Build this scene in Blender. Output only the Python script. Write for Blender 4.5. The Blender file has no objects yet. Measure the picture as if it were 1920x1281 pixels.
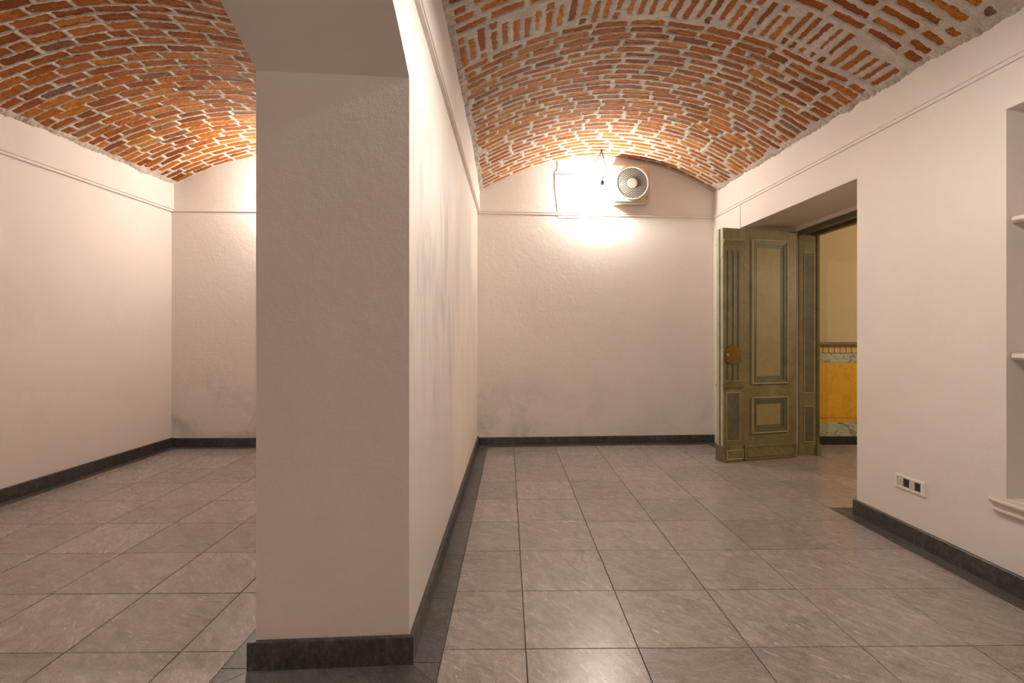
import bpy, math, random
import numpy as np
from mathutils import Vector, Matrix

random.seed(7)
rng = np.random.default_rng(11)
sc = bpy.context.scene
COL = sc.collection

# ------------------------------------------------------------------ camera, world, exposure
F, H0, VX, VY = 946.0, 1.25, 962.0, 622.0        # focal length in pixels of the 1920x1281 frame, eye height, vanishing point
cam_d = bpy.data.cameras.new('camera'); cam = bpy.data.objects.new('camera', cam_d); COL.objects.link(cam)
cam.location = (0, 0, H0); cam.rotation_euler = (math.pi/2, 0, 0)
cam_d.sensor_width = 36; cam_d.lens = F/1920*36; cam_d.clip_start = 0.02
cam_d.shift_x = (960-VX)/1920; cam_d.shift_y = (VY-640.5)/1920
sc.camera = cam
w = bpy.data.worlds.new('world'); sc.world = w; w.use_nodes = True
w.node_tree.nodes['Background'].inputs[0].default_value = (0, 0, 0, 1)
sc.view_settings.view_transform = 'Standard'
try: sc.view_settings.look = 'None'
except Exception: pass
sc.view_settings.gamma = 1.0; sc.view_settings.use_curve_mapping = False
sc.view_settings.exposure = 2.57
# radiance of the bulbs: bare ones at each far end, and an added unseen fill overhead
GLOW = {'bulb_room_end': 205.0, 'bulb_side_end': 225.0, 'fill_room_near': 300.0, 'fill_side_near': 110.0}
BULB_COL = (1.0, 0.935, 0.85)

def lamp(name, loc, power, col, r=0.06):
    l = bpy.data.lights.new(name, 'POINT'); l.energy = power; l.color = col; l.shadow_soft_size = r
    o = bpy.data.objects.new(name, l); COL.objects.link(o); o.location = loc
    return o
lamp('corridor_lamp', (5.0, 3.6, 1.95), 13.5, (1.0, 0.80, 0.55))
lamp('rear_room_fill', (1.2, -2.6, 2.7), 6.2, BULB_COL)  # added fill light behind the viewer, lifts the pillar front
lamp('rear_side_room_fill', (-2.4, -2.6, 2.7), 6.2, BULB_COL)  # matching added fill on the side room's end

# ------------------------------------------------------------------ helpers
def pix(x, y, D):                       # pixel + depth -> point
    return Vector(((x-VX)*D/F, D, H0-(y-VY)*D/F))

def mesh_obj(name, v, f, mat, parent=None, smooth=False):
    me = bpy.data.meshes.new(name); me.from_pydata([tuple(p) for p in v], [], [tuple(q) for q in f]); me.update()
    return link(name, me, mat, parent, smooth)
def link(name, me, mat, parent=None, smooth=False):
    o = bpy.data.objects.new(name, me); COL.objects.link(o)
    if mat and not me.materials: me.materials.append(mat)
    if smooth: me.polygons.foreach_set('use_smooth', [True]*len(me.polygons))
    if parent: o.parent = parent
    return o
def empty(name, loc=(0, 0, 0), rz=0):
    o = bpy.data.objects.new(name, None); COL.objects.link(o); o.location = loc; o.rotation_euler = (0, 0, rz)
    o.empty_display_size = 0.05
    return o
def tag(o, label=None, cat=None, group=None, kind=None):
    if label: o['label'] = label
    if cat: o['category'] = cat
    if group: o['group'] = group
    if kind: o['kind'] = kind
    return o
def struct(o, label): return tag(o, label, None, None, 'structure')

class MB:
    """collects shapes into one mesh; M maps local to parent space"""
    def __init__(s): s.v = []; s.f = []
    def add(s, v, f):
        b = len(s.v); s.v += [tuple(p) for p in v]; s.f += [tuple(i+b for i in q) for q in f]; return s
    def box(s, x0, x1, y0, y1, z0, z1, c=0.0):
        if c <= 0:
            v = [(x, y, z) for z in (z0, z1) for y in (y0, y1) for x in (x0, x1)]
            return s.add(v, [(0, 2, 3, 1), (4, 5, 7, 6), (0, 1, 5, 4), (2, 6, 7, 3), (0, 4, 6, 2), (1, 3, 7, 5)])
        X = (x0, x1); Y = (y0, y1); Z = (z0, z1); sg = (1, -1); V = []; idx = {}
        for i in (0, 1):
            for j in (0, 1):
                for k in (0, 1):
                    for a in range(3):
                        p = [X[i]+sg[i]*c, Y[j]+sg[j]*c, Z[k]+sg[k]*c]
                        p[a] = (X[i], Y[j], Z[k])[a]
                        idx[i, j, k, a] = len(V); V.append(p)
        Fc = []
        for k in (0, 1):
            Fc.append([idx[0, 0, k, 2], idx[1, 0, k, 2], idx[1, 1, k, 2], idx[0, 1, k, 2]])
            Fc.append([idx[0, k, 0, 1], idx[1, k, 0, 1], idx[1, k, 1, 1], idx[0, k, 1, 1]])
            Fc.append([idx[k, 0, 0, 0], idx[k, 1, 0, 0], idx[k, 1, 1, 0], idx[k, 0, 1, 0]])
        for i in (0, 1):
            for j in (0, 1):
                Fc.append([idx[i, j, 0, 0], idx[i, j, 1, 0], idx[i, j, 1, 1], idx[i, j, 0, 1]])
                Fc.append([idx[i, 0, j, 0], idx[i, 1, j, 0], idx[i, 1, j, 2], idx[i, 0, j, 2]])
                Fc.append([idx[0, i, j, 1], idx[1, i, j, 1], idx[1, i, j, 2], idx[0, i, j, 2]])
                for k in (0, 1): Fc.append([idx[i, j, k, a] for a in range(3)])
        return s.add(V, Fc)
    def prism(s, poly, axis, a, b):
        """extrude a 2D polygon along axis 0/1/2 from a to b; the poly gives the other two coordinates in order"""
        n = len(poly); V = []
        for t in (a, b):
            for p in poly:
                q = list(p); q.insert(axis, t); V.append(q)
        return s.add(V, [tuple(range(n)), tuple(range(2*n-1, n-1, -1))] + [(i, (i+1) % n, n+(i+1) % n, n+i) for i in range(n)])
    def lathe(s, prof, c=(0, 0, 0), axis='z', n=24):
        """prof: list of (r, t); revolve round axis through c"""
        V = []; 
        for r, t in prof:
            for k in range(n):
                a = 2*math.pi*k/n; u, w_ = r*math.cos(a), r*math.sin(a)
                V.append({'z': (c[0]+u, c[1]+w_, c[2]+t), 'y': (c[0]+u, c[1]+t, c[2]+w_), 'x': (c[0]+t, c[1]+u, c[2]+w_)}[axis])
        m = len(prof); Fc = [(i*n+k, i*n+(k+1) % n, (i+1)*n+(k+1) % n, (i+1)*n+k) for i in range(m-1) for k in range(n)]
        Fc.append(tuple(range(n))[::-1]); Fc.append(tuple((m-1)*n+k for k in range(n)))
        return s.add(V, Fc)
    def tube(s, pts, r, n=6):
        P = [Vector(p) for p in pts]; V = []; 
        for i, p in enumerate(P):
            d = (P[min(i+1, len(P)-1)]-P[max(i-1, 0)]).normalized()
            a = d.orthogonal().normalized() if i == 0 else (a-d*a.dot(d)).normalized()
            b = d.cross(a)
            for k in range(n): V.append(p+(a*math.cos(2*math.pi*k/n)+b*math.sin(2*math.pi*k/n))*r)
        m = len(P)
        return s.add(V, [(i*n+k, i*n+(k+1) % n, (i+1)*n+(k+1) % n, (i+1)*n+k) for i in range(m-1) for k in range(n)] + [tuple(range(n))[::-1], tuple((m-1)*n+k for k in range(n))])
    def build(s, name, mat, parent=None, smooth=False):
        me = bpy.data.meshes.new(name); me.from_pydata(s.v, [], s.f); me.update()
        import bmesh
        bm = bmesh.new(); bm.from_mesh(me); bmesh.ops.recalc_face_normals(bm, faces=bm.faces); bm.to_mesh(me); bm.free()
        o = link(name, me, mat, parent, False)
        if smooth:
            me.polygons.foreach_set('use_smooth', [True]*len(me.polygons))
            try: me.set_sharp_from_angle(angle=math.radians(40))
            except Exception: pass
        return o

# ------------------------------------------------------------------ materials
def new_mat(name):
    m = bpy.data.materials.new(name); m.use_nodes = True
    nt = m.node_tree; return m, nt, nt.nodes['Principled BSDF']
def nd(nt, typ, **kw):
    n = nt.nodes.new(typ)
    for k, v in kw.items():
        if hasattr(n, k): setattr(n, k, v)
        else: n.inputs[k].default_value = v
    return n
def ramp(nt, fac, stops):
    r = nt.nodes.new('ShaderNodeValToRGB'); e = r.color_ramp.elements
    while len(e) > 1: e.remove(e[-1])
    e[0].position, e[0].color = stops[0][0], (*stops[0][1], 1)
    for p, c in stops[1:]:
        q = e.new(p); q.color = (*c, 1)
    nt.links.new(fac, r.inputs[0]); return r.outputs[0]
def mix(nt, fac, a, b):
    m = nt.nodes.new('ShaderNodeMix'); m.data_type = 'RGBA'
    for s, v in ((m.inputs[0], fac), (m.inputs[6], a), (m.inputs[7], b)):
        if isinstance(v, (tuple, list)): s.default_value = (*v, 1) if len(v) == 3 else v
        elif isinstance(v, (int, float)): s.default_value = v
        else: nt.links.new(v, s)
    return m.outputs[2]
def math_n(nt, op, a, b=0.0, clamp=False):
    m = nt.nodes.new('ShaderNodeMath'); m.operation = op; m.use_clamp = clamp
    for i, v in enumerate((a, b)):
        if isinstance(v, (int, float)): m.inputs[i].default_value = v
        else: nt.links.new(v, m.inputs[i])
    return m.outputs[0]
def maprange(nt, v, a, b, c=0.0, d=1.0):
    m = nt.nodes.new('ShaderNodeMapRange'); nt.links.new(v, m.inputs[0])
    for i, q in enumerate((a, b, c, d)): m.inputs[i+1].default_value = q
    return m.outputs[0]
def noise(nt, co, scale, detail=4, rough=0.55, dist=0.0):
    n = nd(nt, 'ShaderNodeTexNoise'); n.inputs['Scale'].default_value = scale; n.inputs['Detail'].default_value = detail
    n.inputs['Roughness'].default_value = rough; n.inputs['Distortion'].default_value = dist
    nt.links.new(co, n.inputs['Vector']); return n.outputs['Fac']
def bump(nt, bs, h, strength, dist=0.01):
    b = nd(nt, 'ShaderNodeBump'); b.inputs['Strength'].default_value = strength; b.inputs['Distance'].default_value = dist
    nt.links.new(h, b.inputs['Height']); nt.links.new(b.outputs[0], bs.inputs['Normal'])
def geo_pos(nt): return nd(nt, 'ShaderNodeNewGeometry').outputs['Position']
def vmap(nt, co, scale=(1, 1, 1), rot=(0, 0, 0)):
    m = nd(nt, 'ShaderNodeMapping'); m.inputs['Scale'].default_value = scale; m.inputs['Rotation'].default_value = rot
    nt.links.new(co, m.inputs['Vector']); return m.outputs[0]

def plain(name, col, rough=0.5, metal=0.0, var=0.12, scale=30, bmp=0.05):
    m, nt, b = new_mat(name); co = nd(nt, 'ShaderNodeTexCoord').outputs['Object']
    n = noise(nt, co, scale)
    dk = tuple(c*(1-var) for c in col); lt = tuple(min(1, c*(1+var)) for c in col)
    nt.links.new(ramp(nt, n, [(0.3, dk), (0.7, lt)]), b.inputs['Base Color'])
    b.inputs['Roughness'].default_value = rough; b.inputs['Metallic'].default_value = metal
    if bmp: bump(nt, b, n, bmp, 0.002)
    return m

def plaster(name, col, stain=None, bstr=0.22):
    m, nt, b = new_mat(name); co = geo_pos(nt)
    n1 = noise(nt, co, 1.3, 5, 0.6); n2 = noise(nt, co, 26, 5, 0.6); n3 = noise(nt, co, 130, 3)
    base = ramp(nt, n1, [(0.3, tuple(c*0.965 for c in col)), (0.7, tuple(min(1, c*1.02) for c in col))])
    if stain == 'partition':      # grey dirt dragged down the plaster in uneven vertical patches
        s = noise(nt, vmap(nt, co, (1, 2.6, 0.75)), 1.5, 7, 0.62, 0.6)
        sx = nd(nt, 'ShaderNodeSeparateXYZ'); nt.links.new(co, sx.inputs[0])
        hz = maprange(nt, sx.outputs[2], 0.5, 1.5); hz2 = maprange(nt, sx.outputs[2], 2.45, 1.9)
        msk = math_n(nt, 'MULTIPLY', math_n(nt, 'MULTIPLY', hz, hz2), maprange(nt, s, 0.47, 0.60))
        fine = noise(nt, vmap(nt, co, (1, 22, 1.6)), 2.4, 6, 0.65)
        msk = math_n(nt, 'MULTIPLY', msk, maprange(nt, fine, 0.35, 0.62, 0.25, 1.0))
        nx = nd(nt, 'ShaderNodeSeparateXYZ'); nt.links.new(nd(nt, 'ShaderNodeNewGeometry').outputs['True Normal'], nx.inputs[0])
        msk = math_n(nt, 'MULTIPLY', msk, maprange(nt, nx.outputs[0], 0.5, 0.9))
        base = mix(nt, math_n(nt, 'MULTIPLY', msk, 0.6), base, (0.36, 0.335, 0.32))
    if stain == 'back':           # a few grey damp patches low on the wall
        s = noise(nt, co, 2.3, 6, 0.62, 0.5); sx = nd(nt, 'ShaderNodeSeparateXYZ'); nt.links.new(co, sx.inputs[0])
        lo = maprange(nt, sx.outputs[2], 0.85, 0.35); lf = maprange(nt, sx.outputs[0], 0.6, -0.2, 0.25, 1.0)
        msk = math_n(nt, 'MULTIPLY', math_n(nt, 'MULTIPLY', lo, lf), maprange(nt, s, 0.46, 0.62))
        base = mix(nt, math_n(nt, 'MULTIPLY', msk, 0.6), base, (0.36, 0.35, 0.36))
    nt.links.new(base, b.inputs['Base Color']); b.inputs['Roughness'].default_value = 0.62
    b.inputs['Specular IOR Level'].default_value = 0.3
    h = math_n(nt, 'ADD', math_n(nt, 'MULTIPLY', noise(nt, co, 7, 4, 0.5), 1.6), math_n(nt, 'ADD', n2, math_n(nt, 'MULTIPLY', n3, 0.35)))
    bump(nt, b, h, bstr, 0.006)
    return m

def stone(name, dark, mid, light, rough=0.3, fleck=0.6):
    m, nt, b = new_mat(name)
    oi = nd(nt, 'ShaderNodeObjectInfo'); pos = geo_pos(nt)
    rr = nd(nt, 'ShaderNodeVectorRotate'); rr.rotation_type = 'Z_AXIS'
    nt.links.new(pos, rr.inputs['Vector']); nt.links.new(math_n(nt, 'MULTIPLY', oi.outputs['Random'], 1.2), rr.inputs['Angle'])
    ad = nd(nt, 'ShaderNodeVectorMath'); ad.operation = 'ADD'; nt.links.new(rr.outputs[0], ad.inputs[0])
    cx = nd(nt, 'ShaderNodeCombineXYZ'); k = math_n(nt, 'MULTIPLY', oi.outputs['Random'], 57.0)
    nt.links.new(k, cx.inputs[0]); nt.links.new(k, cx.inputs[1]); nt.links.new(cx.outputs[0], ad.inputs[1])
    co = ad.outputs[0]; st = vmap(nt, co, (1, 2.3, 1))
    n1 = noise(nt, st, 34, 8, 0.75, 0.9); n2 = noise(nt, vmap(nt, co, (1, 1.8, 1)), 9, 5, 0.6, 1.2); n3 = noise(nt, vmap(nt, co, (1, 4.5, 1)), 13, 5, 0.6, 0.6)
    n4 = noise(nt, co, 210, 2, 0.5)
    f = math_n(nt, 'ADD', math_n(nt, 'MULTIPLY', n1, 0.55), math_n(nt, 'ADD', math_n(nt, 'MULTIPLY', n2, 0.27), math_n(nt, 'MULTIPLY', n4, 0.18)))
    c = ramp(nt, f, [(0.38, dark), (0.5, mid), (0.62, light)])
    c = mix(nt, math_n(nt, 'MULTIPLY', maprange(nt, n3, 0.60, 0.70), fleck), c, tuple(min(1, q*1.5) for q in light))
    tone = maprange(nt, oi.outputs['Random'], 0, 1, 0.88, 1.10)
    mm = nd(nt, 'ShaderNodeMix'); mm.data_type = 'RGBA'; mm.blend_type = 'MULTIPLY'; mm.inputs[0].default_value = 1
    nt.links.new(c, mm.inputs[6]); nt.links.new(tone, mm.inputs[7])
    nt.links.new(mm.outputs[2], b.inputs['Base Color'])
    nt.links.new(maprange(nt, n1, 0.3, 0.7, rough+0.08, rough-0.04), b.inputs['Roughness'])
    bump(nt, b, n1, 0.10, 0.002)
    return m

def brick_mat():
    m, nt, b = new_mat('old_orange_brick'); pos = geo_pos(nt)
    at = nd(nt, 'ShaderNodeAttribute'); at.attribute_name = 'tint'
    r = math_n(nt, 'FRACT', math_n(nt, 'ADD', at.outputs['Fac'], nd(nt, 'ShaderNodeObjectInfo').outputs['Random']))
    c = ramp(nt, r, [(0.0, (0.24, 0.056, 0.006)), (0.15, (0.32, 0.084, 0.007)), (0.5, (0.41, 0.120, 0.008)), (0.80, (0.49, 0.160, 0.010)), (0.95, (0.55, 0.200, 0.013)), (0.985, (0.20, 0.115, 0.07)), (1.0, (0.27, 0.10, 0.04))])
    n = noise(nt, pos, 38, 6, 0.7); n2 = noise(nt, pos, 110, 4, 0.7)
    c = mix(nt, maprange(nt, n, 0.47, 0.64, 0.0, 0.72), c, (0.17, 0.040, 0.007))
    c = mix(nt, maprange(nt, n2, 0.63, 0.73, 0.0, 0.4), c, (0.46, 0.32, 0.21))
    nt.links.new(c, b.inputs['Base Color']); b.inputs['Roughness'].default_value = 0.8; b.inputs['Specular IOR Level'].default_value = 0.3
    bump(nt, b, math_n(nt, 'ADD', n, n2), 0.8, 0.006)
    return m
def mortar_mat(name, a, c_):
    m, nt, b = new_mat(name); pos = geo_pos(nt)
    n = noise(nt, pos, 9, 6, 0.65); n2 = noise(nt, pos, 75, 5, 0.7)
    c = ramp(nt, n, [(0.3, a), (0.7, c_)])
    c = mix(nt, maprange(nt, n2, 0.5, 0.72, 0.0, 0.55), c, tuple(q*0.6 for q in a))
    nt.links.new(c, b.inputs['Base Color']); b.inputs['Roughness'].default_value = 0.85; b.inputs['Specular IOR Level'].default_value = 0.25
    bump(nt, b, n2, 0.8, 0.006)
    return m

def green_paint(name, a, c_, vein):
    m, nt, b = new_mat(name); co = nd(nt, 'ShaderNodeTexCoord').outputs['Object']
    n = noise(nt, co, 5, 7, 0.7, 1.2); n2 = noise(nt, vmap(nt, co, (1, 1, 0.6)), 16, 6, 0.7, 1.5); n3 = noise(nt, co, 60, 3)
    c = ramp(nt, n, [(0.3, a), (0.7, c_)])
    c = mix(nt, maprange(nt, n2, 0.54, 0.68, 0.0, 0.6), c, vein)
    nt.links.new(c, b.inputs['Base Color']); b.inputs['Roughness'].default_value = 0.48
    bump(nt, b, n3, 0.15, 0.002)
    return m
def marble_paint(name, a, c_, d_):
    m, nt, b = new_mat(name); co = geo_pos(nt)
    n = noise(nt, vmap(nt, co, (1, 1, 1), (0, 0.7, 0)), 4.5, 7, 0.65, 2.2)
    nt.links.new(ramp(nt, n, [(0.38, a), (0.5, c_), (0.58, d_), (0.66, a)]), b.inputs['Base Color']); b.inputs['Roughness'].default_value = 0.5
    return m

WALLC = (0.80, 0.73, 0.67)
M = dict(
    wall=plaster('cream_plaster', WALLC), wall_back=plaster('cream_plaster_damp', WALLC, 'back', 0.38), wall_part=plaster('cream_plaster_stained', WALLC, 'partition'),
    trim=plaster('cream_trim_paint', (0.80, 0.72, 0.66), None, 0.1),
    tile=stone('grey_gneiss_tile', (0.150, 0.128, 0.114), (0.318, 0.272, 0.244), (0.50, 0.432, 0.392), 0.24, 0.55),
    border=stone('dark_slate_border', (0.050, 0.045, 0.043), (0.085, 0.077, 0.073), (0.15, 0.135, 0.128), 0.33, 0.10),
    skirt=stone('dark_granite_skirting', (0.022, 0.020, 0.019), (0.052, 0.048, 0.046), (0.115, 0.105, 0.098), 0.36, 0.15),
    grout=plain('dark_grout', (0.075, 0.058, 0.046), 0.9, 0, 0.2, 40),
    brick=brick_mat(), mortar_r=mortar_mat('grey_lime_mortar', (0.44, 0.375, 0.315), (0.68, 0.60, 0.52)),
    mortar_l=mortar_mat('pale_lime_mortar', (0.56, 0.475, 0.40), (0.78, 0.70, 0.62)),
    plastic=plain('aged_cream_plastic', (0.56, 0.475, 0.35), 0.45, 0, 0.03, 12, 0.0), rimp=plain('white_plastic_rim', (0.50, 0.46, 0.39), 0.35, 0, 0.02, 12, 0.0),
    slat=plain('white_grille_plastic', (0.36, 0.33, 0.29), 0.5, 0, 0.03, 12, 0.0), dark=plain('dark_fan_interior', (0.008, 0.006, 0.006), 0.7),
    badge=plain('dark_badge_ink', (0.05, 0.05, 0.055), 0.5, 0, 0.05), screw=plain('dull_screw_steel', (0.20, 0.18, 0.16), 0.45, 0.7),
    wire=plain('grey_wire_insulation', (0.030, 0.032, 0.038), 0.8), lampholder=plain('grey_brown_lampholder', (0.10, 0.080, 0.065), 0.7),
    iron=plain('old_iron', (0.12, 0.10, 0.09), 0.55, 0.6), brass=plain('tarnished_brass', (0.20, 0.11, 0.022), 0.42, 0.6, 0.25, 14), brass_l=plain('polished_brass', (0.75, 0.50, 0.20), 0.25, 0.9),
    door=green_paint('olive_green_faux_marble', (0.130, 0.107, 0.043), (0.251, 0.204, 0.091), (0.079, 0.081, 0.042)),
    door_d=green_paint('dark_green_paint', (0.086, 0.084, 0.043), (0.140, 0.130, 0.067), (0.060, 0.063, 0.038)),
    door_p=green_paint('olive_buff_panel_paint', (0.251, 0.198, 0.087), (0.326, 0.260, 0.115), (0.186, 0.150, 0.070)),
    door_b=green_paint('buff_beading_paint', (0.353, 0.268, 0.122), (0.437, 0.334, 0.158), (0.251, 0.194, 0.098)),
    door_e=green_paint('pale_sage_edge_paint', (0.42, 0.415, 0.30), (0.56, 0.55, 0.42), (0.28, 0.28, 0.20)),
    ochre=plaster('ochre_corridor_plaster', (0.50, 0.40, 0.245), None, 0.2), yellow=marble_paint('yellow_dado_paint', (0.62, 0.32, 0.012), (0.66, 0.36, 0.018), (0.58, 0.28, 0.012)),
    marble=marble_paint('painted_grey_green_marble', (0.30, 0.34, 0.27), (0.46, 0.45, 0.34), (0.13, 0.18, 0.16)),
    cornice=plain('brown_dado_moulding', (0.20, 0.13, 0.065), 0.5), dentil=plain('buff_dentil', (0.55, 0.37, 0.13), 0.6), black=plain('black_skirting_paint', (0.018, 0.016, 0.015), 0.4),
    white=plain('white_socket_plastic', (0.80, 0.77, 0.72), 0.35, 0, 0.02, 12, 0), ivory=plain('ivory_socket_module', (0.70, 0.58, 0.44), 0.4, 0, 0.03, 12, 0), blackp=plain('black_socket_plastic', (0.03, 0.028, 0.03), 0.4),
    shelf=plain('white_shelf_paint', (0.80, 0.70, 0.61), 0.45, 0, 0.03), soffit=plaster('grey_soffit_plaster', (0.70, 0.65, 0.585), None, 0.15),
    rearceil=plain('rear_vault_brick', (0.40, 0.22, 0.13), 0.85, 0, 0.4, 8),
)
for k_, g_ in GLOW.items():
    M[k_], nt_, b_ = new_mat('glowing_'+k_)
    b_.inputs['Emission Color'].default_value = (*BULB_COL, 1); b_.inputs['Emission Strength'].default_value = g_; b_.inputs['Base Color'].default_value = (0.9, 0.9, 0.85, 1)

# ------------------------------------------------------------------ plan of the rooms (x right, y into the picture, z up)
PX0, PX1 = -0.955, -0.393            # partition faces
PXU = -0.368                         # its proud upper band
DF = 1.91                            # pillar front at the right corner
LX = lambda D: -3.758 + 0.0215*(D-3.5)      # left wall face
RX = lambda D: 2.475 - 0.0345*D             # right wall face
BK = lambda X: 5.560 + (X+0.385)*0.060 if X > -0.6 else 5.490 + (X+3.71)*0.015      # back wall face
REAR = -4.0
RAIL = 2.588

# ---- right wall: local frame along the wall, l = distance into the picture, t = thickness outwards
ang = math.atan(-0.0345)
def rw(l, t): 
    return (RX(l)+t, l)
def wall_slab(mb, l0, l1, z0, z1, t0=0.0, t1=0.76, nl=1):
    v = []
    for z in (z0, z1):
        for t in (t0, t1):
            for l in (l0, l1):
                x, y = rw(l, t); v.append((x, y, z))
    mb.add(v, [(0, 1, 3, 2), (4, 6, 7, 5), (0, 4, 5, 1), (2, 3, 7, 6), (0, 2, 6, 4), (1, 5, 7, 3)])
DOOR0, DOOR1, DOORH = 3.455, 5.105, 2.30
N0, N1, NZ0, NZ1 = 1.50, 2.445, 0.44, 2.328
mb = MB()
wall_slab(mb, DOOR1, 5.95, 0, 3.4)
wall_slab(mb, DOOR0, DOOR1, DOORH, 3.4)
wall_slab(mb, N1, DOOR0, 0, 3.4)
wall_slab(mb, N0, N1, 0, NZ0); wall_slab(mb, N0, N1, NZ1, 3.4); wall_slab(mb, N0, N1, NZ0, NZ1, 0.40)
wall_slab(mb, REAR-0.2, N0, 0, 3.4)
wall_right = struct(mb.build('wall_right', M['wall']), 'cream plaster wall with the door opening and the shelf niche')

mb = MB()
mb.add([(LX(REAR)-0.3, REAR-0.2, 0), (LX(REAR), REAR-0.2, 0), (LX(5.6), 5.6, 0), (LX(5.6)-0.3, 5.6, 0), (LX(REAR)-0.3, REAR-0.2, 3.4), (LX(REAR), REAR-0.2, 3.4), (LX(5.6), 5.6, 3.4), (LX(5.6)-0.3, 5.6, 3.4)],
       [(0, 1, 2, 3), (7, 6, 5, 4), (0, 4, 5, 1), (1, 5, 6, 2), (2, 6, 7, 3), (3, 7, 4, 0)])
v = [(LX(d)+o, d, z) for z in (RAIL, 3.4) for d, o in ((REAR-0.2, 0.026), (5.6, 0.026), (5.6, -0.1), (REAR-0.2, -0.1))]
mb.add(v, [(0, 1, 2, 3), (7, 6, 5, 4), (0, 4, 5, 1), (1, 5, 6, 2), (2, 6, 7, 3), (3, 7, 4, 0)])
struct(mb.build('wall_left', M['wall']), 'long cream plaster wall of the side room')

def back_wall(name, x0, x1, mat, label):
    mb = MB(); y0, y1 = BK(x0 + (1e-3)), BK(x1)
    v = [(x0, y0, 0), (x1, y1, 0), (x1, y1+0.3, 0), (x0, y0+0.3, 0)]
    v += [(x, y, 3.5) for x, y, z in v]
    mb.add(v, [(0, 1, 2, 3), (7, 6, 5, 4), (0, 4, 5, 1), (1, 5, 6, 2), (2, 6, 7, 3), (3, 7, 4, 0)])
    return struct(mb.build(name, mat), label)
wall_back = back_wall('wall_back', -0.55, 2.40, M['wall_back'], 'cream plaster end wall behind the bare bulb and fan')
back_wall('wall_back_side', -3.95, -0.62, M['wall_back'], 'cream plaster end wall of the side room, partly behind the pillar')
mb = MB(); mb.box(-4.2, 3.2, REAR-0.2, REAR, 0, 3.5); struct(mb.build('wall_rear', M['wall']), 'plain plaster wall behind the viewer')

# ---- partition with the segmental arch; polygon in (D, z)
A0, A1 = -0.05, DF; half = (A1-A0)/2; th = math.radians(29); R = half/math.sin(th); SPR = 2.212
arch = []
for k in range(25):
    a = th - 2*th*k/24
    arch.append(((A0+A1)/2 + R*math.sin(a), SPR + R*math.cos(a) - R*math.cos(th)))
mb = MB()
def part_piece(poly, xa, xb, skew=-0.035):
    n = len(poly); V = [(xb, d, z) for d, z in poly] + [(xa, d + (skew if d < 2.2 else 0), z + (0.008 if z > 2.0 and d < 2.2 else 0)) for d, z in poly]
    mb.add(V, [tuple(range(n)), tuple(range(2*n-1, n-1, -1))] + [(i, (i+1) % n, n+(i+1) % n, n+i) for i in range(n)])
ZT = 3.3
part_piece([(5.62, 0), (5.62, ZT), (REAR-0.1, ZT), (REAR-0.1, 0), (A0, 0)] + arch[::-1] + [(DF, 0)], PX0, PX1)
mb.box(PX1-0.01, PXU, REAR-0.1, 5.62, RAIL+0.012, ZT)
wall_partition = mb.build('wall_partition', M['wall_part'])
struct(wall_partition, 'thick cream partition wall ending in a pillar that carries an arch')

# ------------------------------------------------------------------ rails (picture mouldings), one per wall
def rail(name, a, b, nrm, label, za=RAIL, zb=RAIL, shape=None):
    prof = shape or [(0, 0), (0.010, 0.0), (0.010, -0.012), (0.0055, -0.015), (0.0055, -0.024), (0.009, -0.026), (0.009, -0.036), (0, -0.038)]
    V = []; n = len(prof)
    for p, z in ((a, za), (b, zb)):
        for o, h in prof: V.append((p[0]+nrm[0]*o, p[1]+nrm[1]*o, z+h))
    mb = MB(); mb.add(V, [tuple(range(n)), tuple(range(2*n-1, n-1, -1))] + [(i, (i+1) % n, n+(i+1) % n, n+i) for i in range(n)])
    return struct(mb.build(name, M['trim']), label)
rail('trim_1', (LX(REAR)+0.002, REAR), (LX(5.49)+0.002, 5.488), (2.8, 0), 'thin plaster moulding along the left wall', RAIL, RAIL)
rail('trim_2', (-3.70, BK(-3.7)+0.004), (-0.9, BK(-0.9)+0.004), (0, -2.0), 'thin plaster moulding on the end wall of the side room', RAIL-0.02, RAIL-0.03, [(0, 0), (0.010, 0.0), (0.010, -0.012), (0, -0.014)])
rail('trim_3', (PX1-0.002, REAR), (PX1-0.002, 5.56), (2.6, 0), 'thin plaster moulding along the partition wall', 2.612, 2.600)
rail('trim_4', (-0.40, BK(-0.40)+0.003), (2.28, BK(2.28)+0.003), (0, -1.7), 'thin plaster moulding below the bulb and fan', RAIL, 2.570)
rail('trim_5', rw(REAR, 0.003), rw(5.71, 0.003), (-1.6, 0), 'thin plaster moulding along the wall above the door', 2.592, 2.568)

# ------------------------------------------------------------------ floor: slab, stone tiles, dark border strips
mb = MB(); mb.box(-4.3, 7.0, REAR-0.2, 6.2, -0.12, -0.004)
floor = struct(mb.build('floor', M['grout']), 'grey stone tiled floor with dark border strips')
GA = 0.012
def clip(poly, a, b):           # keep the left side of a->b
    out = []
    for i in range(len(poly)):
        p, q = poly[i], poly[(i+1) % len(poly)]
        sp = (b[0]-a[0])*(p[1]-a[1])-(b[1]-a[1])*(p[0]-a[0]); sq = (b[0]-a[0])*(q[1]-a[1])-(b[1]-a[1])*(q[0]-a[0])
        if sp >= 0: out.append(p)
        if sp*sq < 0:
            t = sp/(sp-sq); out.append((p[0]+t*(q[0]-p[0]), p[1]+t*(q[1]-p[1])))
    return out
def area(p): return 0.5*sum(p[i][0]*p[(i+1) % len(p)][1]-p[(i+1) % len(p)][0]*p[i][1] for i in range(len(p)))
tile_cache = {}
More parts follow.
